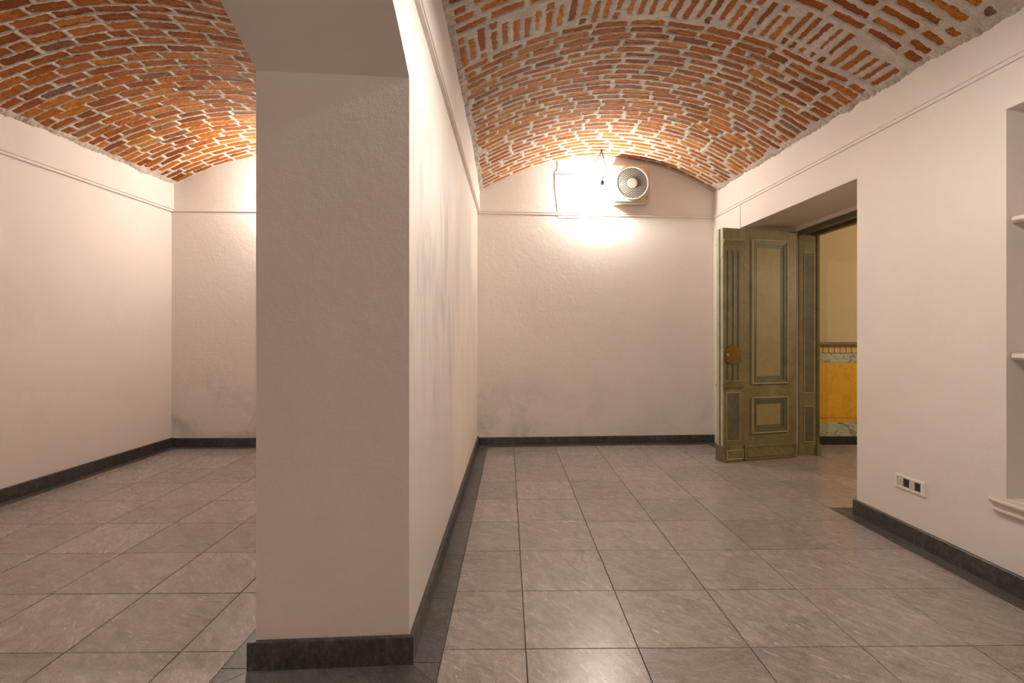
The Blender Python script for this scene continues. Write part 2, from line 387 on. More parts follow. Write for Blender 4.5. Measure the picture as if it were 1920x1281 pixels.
def slab_tile(name, poly, mat, top=0.0, jit=0.0):
    c = (sum(p[0] for p in poly)/len(poly), sum(p[1] for p in poly)/len(poly))
    loc = [(round(p[0]-c[0], 4), round(p[1]-c[1], 4)) for p in poly]
    key = (tuple(loc), mat.name); me = tile_cache.get(key)
    if me is None:
        n = len(loc); e = 0.0008; V = [(x, y, -0.010) for x, y in loc] + [(x, y, -e) for x, y in loc]
        for x, y in loc:
            r = math.hypot(x, y) or 1; V.append((x-x/r*e*1.3, y-y/r*e*1.3, 0))
        me = bpy.data.meshes.new(name)
        Fc = [tuple(range(2*n, 3*n))] + [(i+o, (i+1) % n+o, (i+1) % n+n+o, i+n+o) for o in (0, n) for i in range(n)]
        me.from_pydata(V, [], Fc); me.update(); tile_cache[key] = me
        me.materials.append(mat)
    o = link(name, me, None, floor); o.location = (c[0], c[1], top + random.uniform(-jit, jit)); return o
def tile_zone(x0, pitch_x, zone, drange, name='tile', y0=1.987, mat=None, rows=range(-14, 14)):
    g = 0.0021
    for j in rows:
        for i in range(-14, 14):
            xa = x0+i*pitch_x; ya = y0+j*0.4445
            if ya+0.5 < drange[0] or ya > drange[1]: continue
            q = [(xa+g, ya+g), (xa+pitch_x-g, ya+g), (xa+pitch_x-g, ya+0.4445-g), (xa+g, ya+0.4445-g)]
            q = [(x-GA*(y-2.4), y+GA*(x-0.04)) for x, y in q]
            n = len(zone)
            for k in range(n):
                if len(q) < 3: break
                q = clip(q, zone[k], zone[(k+1) % n])
            if len(q) >= 3 and area(q) > 0.0015: slab_tile(name, q, mat or M['tile'], 0, 0.0004)
BW = 0.10; SK = 0.018
zr = [(-0.272, REAR), (RX(REAR)-0.11, REAR), (RX(BK(2.2))-0.11, BK(2.2)-0.12), (-0.272, BK(-0.27)-0.12)]
tile_zone(0.045, 0.444, zr, (-1.0, 5.7), rows=[j for j in range(-14, 14) if j not in (4, 5, 6)])
tile_zone(0.045, 0.444, [(-0.272, 3.4), (5.8, 3.4), (5.8, 5.3), (-0.272, 5.3)], (3.0, 5.7), rows=(4, 5, 6))
zl = [(LX(REAR)+0.10, REAR), (-1.083, REAR), (-1.083, BK(-1.08)-0.12), (LX(5.4)+0.11, BK(-3.6)-0.12)]
tile_zone(-1.303, 0.448, zl, (-1.0, 5.7), y0=1.985)
zm = [(-1.080, A0+0.13), (-0.275, A0+0.13), (-0.275, 1.788), (-1.080, 1.752)]
tile_zone(0.045, 0.444, zm, (-1.0, 1.9))
zd = [(RX(3.6)-0.11, DOOR0+0.13), (5.8, DOOR0+0.03), (5.8, 4.2), (RX(4.2)-0.11, 4.2)]
tile_zone(0.045, 0.444, zd, (3.0, 5.2), rows=(3,))
zc = [(3.06, 5.0), (5.8, 5.0), (5.8, 5.58), (3.06, 5.58)]
tile_zone(0.045, 0.444, zc, (4.6, 5.6), rows=(7, 8))

def strip(pts_in, pts_out, n, t0=0.0):      # border strip between two edges, cut in n stones
    (a0, a1), (b0, b1) = pts_in, pts_out
    L = lambda p, q, t: (p[0]+(q[0]-p[0])*t, p[1]+(q[1]-p[1])*t)
    cut = [0]+[(k+random.uniform(-0.15, 0.15)+t0)/n for k in range(1, n)]+[1]
    for s0, s1 in zip(cut, cut[1:]):
        e = 0.0008/math.dist(a0, a1); q = [L(a0, a1, s0+e), L(a0, a1, s1-e), L(b0, b1, s1-e), L(b0, b1, s0+e)]
        if area(q) < 0: q = q[::-1]
        slab_tile('border_tile', q, M['border'])
pf = lambda x: DF-0.035*(PX1-x)/(PX1-PX0)   # pillar front plane
strip(((-0.274, pf(PX1)-0.003), (-0.274, BK(-.27)-.018)), ((PX1, pf(PX1)-0.003), (PX1, BK(-.39)-.018)), 8)
slab_tile('border_tile', [(-0.2745, 1.792), (-0.2745, pf(PX1)-0.005), (PX1+0.002, pf(PX1)-0.005)], M['border'])
strip(((-1.0815, pf(PX0)-0.003), (-1.0815, BK(-1.08)-.01)), ((PX0, pf(PX0)-0.003), (PX0, BK(-.95)-.01)), 8)
slab_tile('border_tile', [(-1.0810, 1.757), (PX0-0.002, pf(PX0)-0.005), (-1.0810, pf(PX0)-0.005)], M['border'])
strip(((-1.0815, 1.754), (-0.274, 1.79)), ((PX0, pf(PX0)-.003), (PX1, pf(PX1)-.003)), 2)
strip(((-0.270, BK(-.27)-.122), (RX(5.6)-.11, BK(2.2)-.122)), ((-.270, BK(-.27)), (RX(5.6)-.11, BK(2.2))), 6)
strip(((LX(5.4)+.11, BK(-3.6)-.122), (-1.085, BK(-1.08)-.122)), ((LX(5.4)+.11, BK(-3.6)), (-1.085, BK(-1.08))), 6)
strip(((LX(0)+.10, 0), (LX(5.48)+.11, BK(-3.6))), ((LX(0), 0), (LX(5.5), BK(-3.7))), 9)
strip(((RX(0)-.11, 0), (RX(3.56)-.11, 3.60)), ((RX(0), 0), (RX(3.5), 3.50)), 6)
strip(((RX(DOOR1)-.11, DOOR1), (RX(5.6)-.11, BK(2.2))), ((RX(DOOR1), DOOR1), (RX(5.6), BK(2.2))), 1)

# ------------------------------------------------------------------ skirtings: stones along each wall
def skirting(name, a, b, nrm, n, label, h=0.100, t=SK, pa=0.0, pb=0.0):
    a = Vector((*a, 0)); b = Vector((*b, 0)); d = (b-a).normalized(); nr = Vector((*nrm, 0)).normalized(); L = (b-a).length
    root = empty(name, a); struct(root, label)
    cut = [0]+[(k+random.uniform(-0.12, 0.12))/n for k in range(1, n)]+[1]
    for s0, s1 in zip(cut, cut[1:]):
        p0 = d*(s0*L - (pa if s0 == 0 else -0.0008)); p1 = d*(s1*L + (pb if s1 == 1 else -0.0008)); e = 0.003
        prof = [(0.0, 0.0), (t, 0.0), (t, h-e), (t-e, h), (0.0, h)]
        V = [p+nr*o+Vector((0, 0, z)) for p in (p0, p1) for o, z in prof]
        m = MB(); m.add(V, [tuple(range(5)), tuple(range(9, 4, -1))]+[(i, (i+1) % 5, 5+(i+1) % 5, 5+i) for i in range(5)])
        m.build('skirting_stone', M['skirt'], root)
    return root
skirting('baseboard_partition', (PX1, pf(PX1)), (PX1, BK(-.39)), (1, 0), 6, 'dark granite skirting along the stained side of the partition', pa=SK)
skirting('baseboard_partition_side', (PX0, pf(PX0)), (PX0, BK(-.95)), (-1, 0), 6, 'dark granite skirting on the hidden side of the partition', pa=SK, t=0.026)
skirting('baseboard_pillar', (PX0, pf(PX0)), (PX1, pf(PX1)), (-0.035*-1, -0.562), 1, 'dark granite skirting stone across the pillar end', h=0.104, pa=0.026, pb=SK)
skirting('baseboard_back', (PX1, BK(-.39)), (RX(5.7), BK(2.28)), (0.06, -1), 5, 'dark granite skirting along the end wall with the fan', h=0.084)
skirting('baseboard_back_side', (LX(5.5), BK(-3.7)), (PX0, BK(-.96)), (0.015, -1), 5, 'dark granite skirting along the end wall of the side room', h=0.092)
skirting('baseboard_left', (LX(0), 0), (LX(5.49), 5.49), (1, -0.02), 7, 'dark granite skirting along the long left wall', h=0.098)
skirting('baseboard_right', (RX(DOOR0), DOOR0+.0), (RX(0), 0), (-1, -0.0345), 4, 'dark granite skirting below the socket and niche', h=0.098, pa=SK)

# ------------------------------------------------------------------ brick vaults
def vnoise(u, v, seed):
    """smooth value noise on arrays"""
    r = np.random.default_rng(seed); tab = r.random((256, 256))
    iu = np.floor(u).astype(int); iv = np.floor(v).astype(int); fu = u-iu; fv = v-iv
    fu = fu*fu*(3-2*fu); fv = fv*fv*(3-2*fv)
    g = lambda a, b: tab[a % 256, b % 256]
    return (g(iu, iv)*(1-fu)+g(iu+1, iv)*fu)*(1-fv)+(g(iu, iv+1)*(1-fu)+g(iu+1, iv+1)*fu)*fv*1.0
class Vault:
    def __init__(s, xl, xr, hl, hr, rise, seed):
        s.xl, s.xr, s.hl, s.hr, s.rise, s.seed = xl, xr, hl, hr, rise, seed
        t = np.linspace(0, 1, 400); D = 4.3
        x, h = s.prof(t, np.full_like(t, D)); ds = np.hypot(np.diff(x), np.diff(h))
        s.S = np.concatenate([[0], np.cumsum(ds)]); s.t = t; s.len = s.S[-1]
    def prof(s, t, D):
        xl, xr = s.xl(D), s.xr(D)
        return xl+(xr-xl)*t, s.hl(D)*(1-t)+s.hr(D)*t+s.rise(D)*(1-(2*t-1)**2)
    def warp(s, a, D): return 0.030*(vnoise(a*1.7+3, D*3.0, s.seed)-0.5)+0.012*(vnoise(a*6, D*5, s.seed+1)-0.5)
    def pos(s, a, D):                    # arc length a, nominal depth D -> point arrays
        a = np.asarray(a, float); D = np.asarray(D, float)
        t = np.interp(a, s.S, s.t); x, h = s.prof(t, D); 
        h = h + 0.030*(vnoise(a*1.3, D*1.1, s.seed+2)-0.5)*np.clip(6*t*(1-t), 0, 1)
        return np.stack([x, D+s.warp(a, D)*np.clip((5.75-D)*3, 0, 1), h], -1)
    def frame(s, a, D):
        e = 0.02; p = s.pos(a, D); ta = s.pos(a+e, D)-s.pos(a-e, D); td = s.pos(a, D+e)-s.pos(a, D-e)
        n = np.cross(ta, td); n = -n if n[2] > 0 else n          # towards the room (down)
        return p, ta/np.linalg.norm(ta), td/np.linalg.norm(td), n/np.linalg.norm(n)

def brick_variant(k):
    r = np.random.default_rng(100+k); nx, ny = 5, 3; V = []; Fc = []
    for i in range(nx):
        for j in range(ny):
            x = i/(nx-1)-0.5; y = j/(ny-1)-0.5
            ex = (0.02*r.normal() if i in (0, nx-1) else 0.04*r.normal()); ey = 0.09*r.normal() if j in (0, ny-1) else 0
            z = -0.0012 - 0.0015*(abs(2*y)**2) - 0.001*(abs(2*x)**6) + 0.0010*r.normal()
            V.append((x+ex*0.7, y+ey*0.6, z))
    for i in range(nx-1):
        for j in range(ny-1): Fc.append((i*ny+j, (i+1)*ny+j, (i+1)*ny+j+1, i*ny+j+1))
    per = [i*ny for i in range(nx)]+[(nx-1)*ny+j for j in range(1, ny)]+[i*ny+ny-1 for i in range(nx-2, -1, -1)]+[j for j in range(ny-2, 0, -1)]
    b = len(V)
    for q in per: V.append((V[q][0], V[q][1], -0.03))
    n = len(per)
    for k_ in range(n): Fc.append((per[(k_+1) % n], per[k_], b+k_, b+(k_+1) % n))
    return np.array(V), Fc
VAR = [brick_variant(k) for k in range(14)]
VMESH = []
for k, (V, Fc) in enumerate(VAR):
    me = bpy.data.meshes.new('brick'); me.from_pydata(V.tolist(), [], Fc); me.update(); me.materials.append(M['brick'])
    me.polygons.foreach_set('use_smooth', [False]*len(me.polygons)); VMESH.append(me)

def build_vault(name, V, D_near, D_far, rings, mortar, label, visible, joint, cover, seed):
    """rings: list of (d0, d1, bricks) where bricks = list of (a0, a1, da, db): arc range and depth range of each brick"""
    r = np.random.default_rng(seed)
    ds, dd = 0.0105, 0.0062
    A = np.linspace(0.0, V.len, int(V.len/ds)); Dg = np.arange(D_near, D_far, dd)
    AA, DD = np.meshgrid(A, Dg, indexing='xy')           # rows by depth
    Hm = np.full(AA.shape, 0.5)                           # signed distance outside the nearest brick (metres)
    for d0, d1, bricks in rings:
        rows = np.where((Dg >= d0) & (Dg < d1))[0]
        if len(rows) == 0: continue
        a = AA[rows]; d = DD[rows]; best = np.full(a.shape, 9.0)
        for a0, a1, da, db in bricks:
            cols = np.where((A > a0-0.08) & (A < a1+0.08))[0]
            if len(cols) == 0: continue
            qa = np.maximum(a0-a[:, cols], a[:, cols]-a1); qd = np.maximum(da-d[:, cols], d[:, cols]-db)
            sd = np.maximum(qa, qd); best[:, cols] = np.minimum(best[:, cols], sd)
        Hm[rows] = best
    n1 = vnoise(AA*45, DD*60, seed+3)-0.5; n2 = vnoise(AA*110, DD*130, seed+4)-0.5; n3 = vnoise(AA*5, DD*9, seed+5)-0.5
    cov = cover(DD, AA)
    sdj = np.clip(Hm, -0.03, 0.03) + 0.007*n1 + 0.005*n2 + 0.009*n3*joint + cov
    q_ = sdj-0.0008; z = np.clip(q_*0.8, -0.014, 0.0022) + np.where(q_ > 0, 0.0018, 0.003)*n2 + np.where(q_ > 0, 0.0015, 0.003)*n1
    edge = np.minimum(AA, V.len-AA); z = np.where(edge < 0.05, 0.003+0.012*n1+0.007*n2+0.022*n3, z)
    P = V.pos(AA, DD); e = 0.01
    ta = V.pos(AA+e, DD)-V.pos(AA-e, DD); td = V.pos(AA, DD+e)-V.pos(AA, DD-e)
    N = np.cross(ta, td); N /= np.linalg.norm(N, axis=-1, keepdims=True); N = np.where(N[..., 2:3] > 0, -N, N)
    P = P + N*z[..., None]
    nr, nc = AA.shape; idx = np.arange(nr*nc).reshape(nr, nc)
    quads = np.stack([idx[:-1, :-1], idx[:-1, 1:], idx[1:, 1:], idx[1:, :-1]], -1).reshape(-1, 4)
    me = bpy.data.meshes.new(name); nq = len(quads)
    me.vertices.add(nr*nc); me.vertices.foreach_set('co', P.reshape(-1).astype(np.float32))
    me.loops.add(nq*4); me.loops.foreach_set('vertex_index', quads.reshape(-1).astype(np.int32))
    me.polygons.add(nq); me.polygons.foreach_set('loop_start', np.arange(0, nq*4, 4, dtype=np.int32))
    me.polygons.foreach_set('use_smooth', np.ones(nq, dtype=bool))
    me.update(calc_edges=True); me.validate()
    root = struct(link(name, me, mortar), label)
    # bricks
    items = []
    for d0, d1, bricks in rings:
        for a0, a1, da, db in bricks:
            ac, dc = (a0+a1)/2, (da+db)/2
            if dc < D_near or dc > D_far: continue
            p, ua, ud, n = V.frame(ac, dc)
            if db-da > a1-a0: L, W, ux = db-da, a1-a0, ud
            else: L, W, ux = a1-a0, db-da, ua
            uy = np.cross(n, ux)
            k = int(r.integers(len(VAR))); fl = 1 if r.random() < 0.5 else -1
            n2_ = n + 0.01*r.normal()*ux + 0.03*r.normal()*uy; n2_ /= np.linalg.norm(n2_)
            ux2 = ux - n2_*ux.dot(n2_); ux2 /= np.linalg.norm(ux2); uy = np.cross(n2_, ux2)
            off = 0.0008*r.normal()
            Mx = np.eye(4); Mx[:3, 0] = ux2*L*fl; Mx[:3, 1] = uy*W*fl; Mx[:3, 2] = n2_; Mx[:3, 3] = p+n2_*off
            q = p-np.array([0, 0, H0]); sx = VX+F*q[0]/q[1]; sy = VY-F*q[2]/q[1]
            vis = visible(sx, sy); ar = L*W*abs(q.dot(n))/np.linalg.norm(q)**3
            items.append((vis*ar, k, Mx, r.random()))
    order = sorted(range(len(items)), key=lambda i: -items[i][0]); top = set(order[:300])
    sv, sf, st = [], [], []; base = 0
    for i, (sc_, k, Mx, tint) in enumerate(items):
        if i in top:
            o = bpy.data.objects.new('brick', VMESH[k]); COL.objects.link(o); o.parent = root; o.matrix_local = Matrix(Mx.tolist())
        else:
            Vb, Fb = VAR[k]; W_ = Vb @ Mx[:3, :3].T + Mx[:3, 3]
            sv.append(W_); sf += [tuple(j+base for j in f) for f in Fb]; st += [tint]*len(Vb); base += len(Vb)
    if sv:
        me = bpy.data.meshes.new('brickwork'); me.from_pydata(np.concatenate(sv).tolist(), [], sf); me.update()
        at = me.attributes.new('tint', 'FLOAT', 'POINT'); at.data.foreach_set('value', st)
        o = link('brickwork', me, M['brick'], root); o['kind'] = 'stuff'
    print('vault', name, 'bricks', len(items))
    return root

def ring_courses(d0, d1, pitch, bw, L, blen, gap, r, edge=0.055):
    out = []; d = d0; k = 0
    while d < d1-0.3*pitch:
        p = pitch*r.uniform(0.93, 1.07); w_ = bw*r.uniform(0.9, 1.1)*p/pitch; a = edge+r.uniform(-0.015, 0.02) - (blen*0.5 if k % 2 else 0) + r.uniform(-0.04, 0.04); B = []
        while a < L-edge:
            l = blen*r.uniform(0.86, 1.1)
            if r.random() < 0.10: l *= 0.52
            a0, a1 = max(a, edge*r.uniform(0.8, 1.3)), min(a+l, L-edge*r.uniform(0.7, 1.2))
            if a1-a0 > 0.05:
                j = r.uniform(-0.004, 0.004); B.append((a0, a1, d+(p-w_)/2+j, d+(p+w_)/2+j))
            a += l+gap*r.uniform(0.7, 1.5)
        out.append((d, d+p, B)); d += p; k += 1
    return out, d

r1 = np.random.default_rng(5)
itp = lambda xs, ys: (lambda D: np.interp(D, xs, ys))
VR = Vault(lambda D: -0.380+0*D, lambda D: 2.475-0.0345*D+0.012, itp([2.0, 4.2, 4.6, 5.1, 5.56], [2.952, 2.95, 2.93, 2.875, 2.80]),
           itp([2.4, 3.28, 5.72], [2.765, 2.794, 2.822]), itp([2.0, 3.35, 5.6], [0.43, 0.418, 0.400]), 21)
near, dn = ring_courses(1.58, 2.97, 0.093, 0.058, VR.len, 0.225, 0.028, r1, 0.05)
band0, band1 = dn, dn+0.345
cols = []; a = 0.055
while a < VR.len-0.06:
    wv = 0.045*r1.uniform(0.82, 1.12); m_ = r1.uniform(0, 1); l = 0.225*r1.uniform(0.93, 1.06); s_ = band0+0.02; B = cols
    if m_ < 0.55: o_ = s_+r1.uniform(0.015, 0.075); B.append((a, a+wv, o_, o_+l))
    elif m_ < 0.8: B.append((a, a+wv, s_, s_+l)); B.append((a, a+wv, s_+l+0.022, band1-0.012))
    else: B.append((a, a+wv, s_, s_+0.065)); B.append((a, a+wv, s_+0.088, min(s_+0.088+l, band1-0.01)))
    a += wv+0.027*r1.uniform(0.75, 1.3)
far, _ = ring_courses(band1, 5.66, 0.0765, 0.0560, VR.len, 0.222, 0.024, r1)
def visR(x, y): return 1.0 if (820 < x < 1930 and y > -10) else 0.001
build_vault('ceiling', VR, 1.60, 5.78, near+[(band0, band1, cols)]+far, M['mortar_r'], 'shallow brick barrel vault with grey mortar over the room with the green door',
            visR, 1.1, lambda D, A: np.where(D < band1, 0.003, 0.0) + 0.02*np.clip(vnoise(A*2.5, D*3.5, 77)-0.72, 0, 1), 31)
VL = Vault(lambda D: -3.758+0.0215*(D-3.5)+0.016, lambda D: PX0+0.006+0*D, lambda D: 2.842+0*D, lambda D: 2.842+0*D, lambda D: 0.378+0*D, 51)
r2 = np.random.default_rng(9)
left, _ = ring_courses(1.80, 5.56, 0.0790, 0.0680, VL.len, 0.236, 0.014, r2)
def visL(x, y): return 1.0 if (-15 < x < 480 and y > -10 and not (y < 128 and x > 405+70*y/128)) else 0.001
build_vault('ceiling.001', VL, 1.80, 5.62, left, M['mortar_l'], 'shallow brick barrel vault with pale mortar over the side room', visL, 0.7,
            lambda D, A: -0.001 + 0.02*np.clip(vnoise(A*2.5, D*3.5, 78)-0.80, 0, 1) + 0.012*np.clip((0.16-A)/0.16, 0, 1)*np.clip((vnoise(A*5, D*6, 79)-0.3)*2, 0, 1), 41)
for V, nm, dn_ in ((VR, 'ceiling.002', 1.61), (VL, 'ceiling.003', 1.81)):
    A = np.linspace(-0.03, V.len+0.03, 40); Dg = np.linspace(REAR-0.1, dn_, 12); AA, DD = np.meshgrid(A, Dg)
    P = V.pos(np.clip(AA, 0, V.len), DD); P[..., 2] += 0.012
    fcs = [(i*40+j, i*40+j+1, (i+1)*40+j+1, (i+1)*40+j) for i in range(11) for j in range(39)]
    struct(mesh_obj(nm, P.reshape(-1, 3).tolist(), fcs, M['rearceil'], None, True), 'rear stretch of the brick vault behind the viewer')
mb = MB(); mb.box(-4.3, 7.0, REAR-0.3, 6.2, 3.42, 3.5); struct(mb.build('ceiling.004', M['soffit']), 'plain floor slab hidden above the vaults')

# ------------------------------------------------------------------ back wall details: patched plaster plate with cracked edges
mb = MB()
def bw(x, y, o=0.0):        # pixel on the back wall, o = distance proud of it
    k = (x-VX)/F; D = (5.560+0.385*0.06)/(1-0.06*k) - o
    return pix(x, y, D)
def plate(pxs, t, mat, name):
    n = len(pxs); V = [bw(x, y, t) for x, y in pxs]+[bw(x, y, -0.01) for x, y in pxs]
    m = MB(); m.add(V, [tuple(range(n)), tuple(range(2*n-1, n-1, -1))]+[(i, (i+1) % n, n+(i+1) % n, n+i) for i in range(n)])
    return m.build(name, mat, wall_back)
plate([(1040, 327), (1096, 328), (1097, 360), (1140, 362), (1168, 392), (1168, 397), (1045, 395), (1043, 372), (1041, 360), (1040.5, 357)], 0.006, M['wall_back'], 'plaster_patch')
plate([(1045, 403), (1102, 404), (1103, 408), (1160, 409), (1170, 410.5), (1046, 408.5)], 0.006, M['wall_back'], 'plaster_patch')
for pts in ([(1043.5, 298), (1045, 312), (1044, 319), (1039, 322), (1040, 340)], [(1039.2, 326), (1040, 342), (1040, 357), (1043, 361)], [(1043, 359), (1044.5, 374), (1043.6, 386), (1045.5, 396), (1045.5, 408), (1068, 409)], [(1072, 408.8), (1100, 409.5)], [(1110, 409.2), (1156, 410)], [(1040, 326.6), (1095, 327.5)]):
    mb = MB(); mb.tube([bw(x, y, 0.001) for x, y in pts], 0.0032, 5); mb.build('plaster_crack', M['iron'], wall_back)

# ------------------------------------------------------------------ extractor fan
fx, fd = 1.2925, 5.52; fw = 0.403; fh = 0.42; dep = BK(fx)-fd
fan = empty('extractor_fan', (fx, BK(fx), 2.872), math.atan(0.060))
tag(fan, 'square cream extractor fan with a round slotted grille, mounted on the end wall', 'fan')
mb = MB(); mb.box(-fw/2, fw/2, -dep, 0.004, -fh/2, fh/2, 0.014); mb.build('housing', M['plastic'], fan)
mb = MB(); Rr = 0.186; ro = 0.168
mb.lathe([(ro, -dep+0.002), (Rr, -dep+0.002), (Rr, -dep-0.018), (Rr-0.005, -dep-0.024), (ro+0.003, -dep-0.024), (ro, -dep-0.020), (ro, -dep+0.002)], (0, 0, 0.0), 'y', 64)
rim = mb.build('rim', M['rimp'], fan, True)
mb = MB(); mb.lathe([(0.0005, -dep-0.001), (ro+0.002, -dep-0.001), (ro+0.002, -dep-0.003), (0.0005, -dep-0.003)], (0, 0, 0), 'y', 48); mb.build('backing', M['dark'], fan)
mb = MB(); ns = 27; pitch = 2*ro/ns
for k in range(ns):
    z = -ro+pitch*(k+0.5); hw = math.sqrt(max(0, ro*ro-z*z)); zz = z+pitch/2; 
    mb.box(-hw, hw, -dep-0.019, -dep-0.015, z-pitch*0.17, z+pitch*0.17)
    hw2 = math.sqrt(max(0, ro*ro-zz*zz)); xs = np.arange(-0.2, 0.2, 0.0375)+(0.01875 if k % 2 else 0)
    for x in xs:
        if abs(x) < hw2-0.004: mb.box(x-0.0034, x+0.0034, -dep-0.0185, -dep-0.0155, zz-pitch*0.33, zz+pitch*0.33)
gr = mb.build('grille', M['slat'], fan)
mb = MB()
for k in range(7):
    z = -0.045+0.015*k; r_ = math.sqrt(0.0525**2-z*z) if abs(z) < 0.0525 else 0.01
    mb.box(-r_, r_, -dep-0.026, -dep-0.010, z-0.0068, z+0.0068, 0.002)
mb.lathe([(0.0005, -dep-0.010), (0.05, -dep-0.010), (0.05, -dep-0.023), (0.0005, -dep-0.023)], (0, 0, 0), 'y', 32)
mb.build('hub_cover', M['rimp'], gr)
for sx_, sz_ in ((0.0, fh/2-0.013), (-0.075, -fh/2+0.012), (0.05, -fh/2+0.011)):
    mb = MB(); mb.lathe([(0.0005, 0), (0.0042, 0), (0.0042, -0.002), (0.0005, -0.002)], (sx_, -dep-0.0005, sz_), 'y', 12); mb.build('screw', M['screw'], fan)
mb = MB(); bx_, bz_ = 0.163, -0.152; y0 = -dep-0.0015        # small angular maker's mark: a slanted arrow shape over a line of tiny strokes
for p in ([(-.014, .012), (-.009, .013), (-.003, .0), (-.006, -.003)], [(.001, .006), (.012, .014), (.013, .004), (.008, .003)], [(-.012, -.003), (-.008, -.006), (-.002, -.010), (-.004, -.013)], [(.001, -.001), (.007, -.004), (.010, -.010), (.004, -.008)], [(-.002, -.012), (.006, -.012), (.006, -.014), (-.002, -.014)]):
    mb.prism([(bx_+q[0], bz_+q[1]) for q in p], 1, y0, -dep+0.001)
mb.build('maker_mark', M['badge'], fan)

# ------------------------------------------------------------------ bare bulbs on their wires, and added fill pendants
def bulb_thing(base, hook, label, glass):
    """base = centre of the glass, hook = point on the vault"""
    b = Vector(base); h = Vector(hook)-b
    t = empty('hanging_bulb', b); tag(t, label, 'light bulb')
    mb = MB(); r = 0.030
    prof = [(0.0006, -0.036), (0.012, -0.0335), (0.021, -0.027), (0.0275, -0.016), (0.030, -0.002), (0.0285, 0.010), (0.022, 0.026), (0.016, 0.038), (0.0135, 0.050)]
    mb.lathe(prof, (0, 0, 0), 'z', 20); mb.build('bulb', M[glass], t, True)
    mb = MB(); mb.lathe([(0.0155, 0.046), (0.0195, 0.048), (0.0205, 0.066), (0.0195, 0.092), (0.0165, 0.100), (0.0085, 0.107), (0.0006, 0.109)], (-0.003, 0, 0), 'z', 18); mb.build('lampholder', M['lampholder'], t, True)
    if 'near' in glass:      # shade added to keep the unseen fill pendants' light off the vault
        mb = MB(); n_ = 28; pr = [(0.150, -0.012), (0.146, 0.0), (0.120, 0.040), (0.075, 0.078), (0.030, 0.098), (0.021, 0.100), (0.021, 0.096), (0.074, 0.073), (0.117, 0.036), (0.147, -0.012)]
        V_ = [(r_*math.cos(2*math.pi*k/n_), r_*math.sin(2*math.pi*k/n_), z_) for r_, z_ in pr for k in range(n_)]
        mb.add(V_, [(i*n_+k, i*n_+(k+1) % n_, ((i+1) % len(pr))*n_+(k+1) % n_, ((i+1) % len(pr))*n_+k) for i in range(len(pr)) for k in range(n_)])
        mb.build('fill_shade', M['white'], t, True)
    top = Vector((-0.003, 0, 0.106))
    def curve(p0, p1, p2, p3, n=14):
        return [p0*(1-u)**3+p1*3*u*(1-u)**2+p2*3*u*u*(1-u)+p3*u**3 for u in [k/n for k in range(n+1)]]
    for k, (o, q) in enumerate(((0.004, 0.030), (-0.004, 0.018))):
        mb = MB(); o_ = Vector((o, 0.002*k, 0))
        mb.tube(curve(h, h+Vector((0.012+q*0.6, 0, -0.10)), top+Vector((q*1.6+o, 0, 0.13)), top+Vector((q*1.3, 0, 0.075)))+curve(top+Vector((q*1.3, 0, 0.075)), top+Vector((q, 0, 0.055)), top+Vector((o*0.5, 0, 0.035)), top+o_*0.4)[1:], 0.0031, 6); mb.build('wire', M['wire'], t)
    end = Vector((-0.190, -0.002, 0.085))
    for k, q in enumerate((0.0, 0.022) if 'near' not in glass else ()):
        mb = MB(); e_ = end+Vector((0.004*k+0.001, 0.003*k, 0.006*k))
        mb.tube(curve(h+Vector((0.002*k, 0, 0)), h+Vector((-0.035+q, 0, -0.10)), e_+Vector((0.02+q*2.2, 0, 0.19)), e_+Vector((0.030+q, 0, 0.085)), 16)+curve(e_+Vector((0.030+q, 0, 0.085)), e_+Vector((0.022+q*0.5, 0, 0.06)), e_+Vector((0.010, 0, 0.03)), e_)[1:], 0.0030, 6); mb.build('loose_wire', M['wire'], t)
    mb = MB(); mb.lathe([(0.0006, -0.004), (0.017, -0.004), (0.017, 0.004), (0.0006, 0.03)], tuple(h), 'z', 12)
    mb.tube([h+Vector((0, 0, 0.0)), h+Vector((0.008, 0, -0.008)), h+Vector((0.006, 0, -0.020)), h+Vector((-0.004, 0, -0.020))], 0.003, 6); mb.build('ceiling_hook', M['iron'], t)
    return t
hk = VR.pos(np.interp(0.50, VR.t, VR.S), 5.43); B0 = pix(1130, 357, 5.43)
hookp = pix(1128, 285, 5.46)
tt = np.linspace(0, VR.len, 300); PP = VR.pos(tt, np.full(300, 5.46)); hookp.z = float(np.interp(hookp.x, PP[:, 0], PP[:, 2]))-0.004
bulb_thing(B0, hookp, 'lit bare bulb hanging on grey wires beside the extractor fan', 'bulb_room_end')
tt = np.linspace(0, VL.len, 300); PP = VL.pos(tt, np.full(300, 5.25)); hz = float(np.interp(-2.30, PP[:, 0], PP[:, 2]))-0.004
bulb_thing((-2.30, 5.22, 2.76), (-2.30, 5.25, hz), 'lit bare bulb of the side room, hidden behind the partition', 'bulb_side_end')
for V_, x_, y_, gl, lb in ((VR, 0.65, 1.94, 'fill_room_near', 'added fill lamp with shade, unseen overhead near the niche'), (VL, -2.35, 2.1, 'fill_side_near', 'added fill lamp with shade, unseen overhead in the side room')):  # unseen pendants added to brighten walls and floor
    tt = np.linspace(0, V_.len, 300); PP = V_.pos(tt, np.full(300, y_)); hz = float(np.interp(x_, PP[:, 0], PP[:, 2]))+0.004
    bulb_thing((x_, y_, hz-(0.61 if x_ > 0 else 0.46)), (x_, y_, hz), lb, gl)

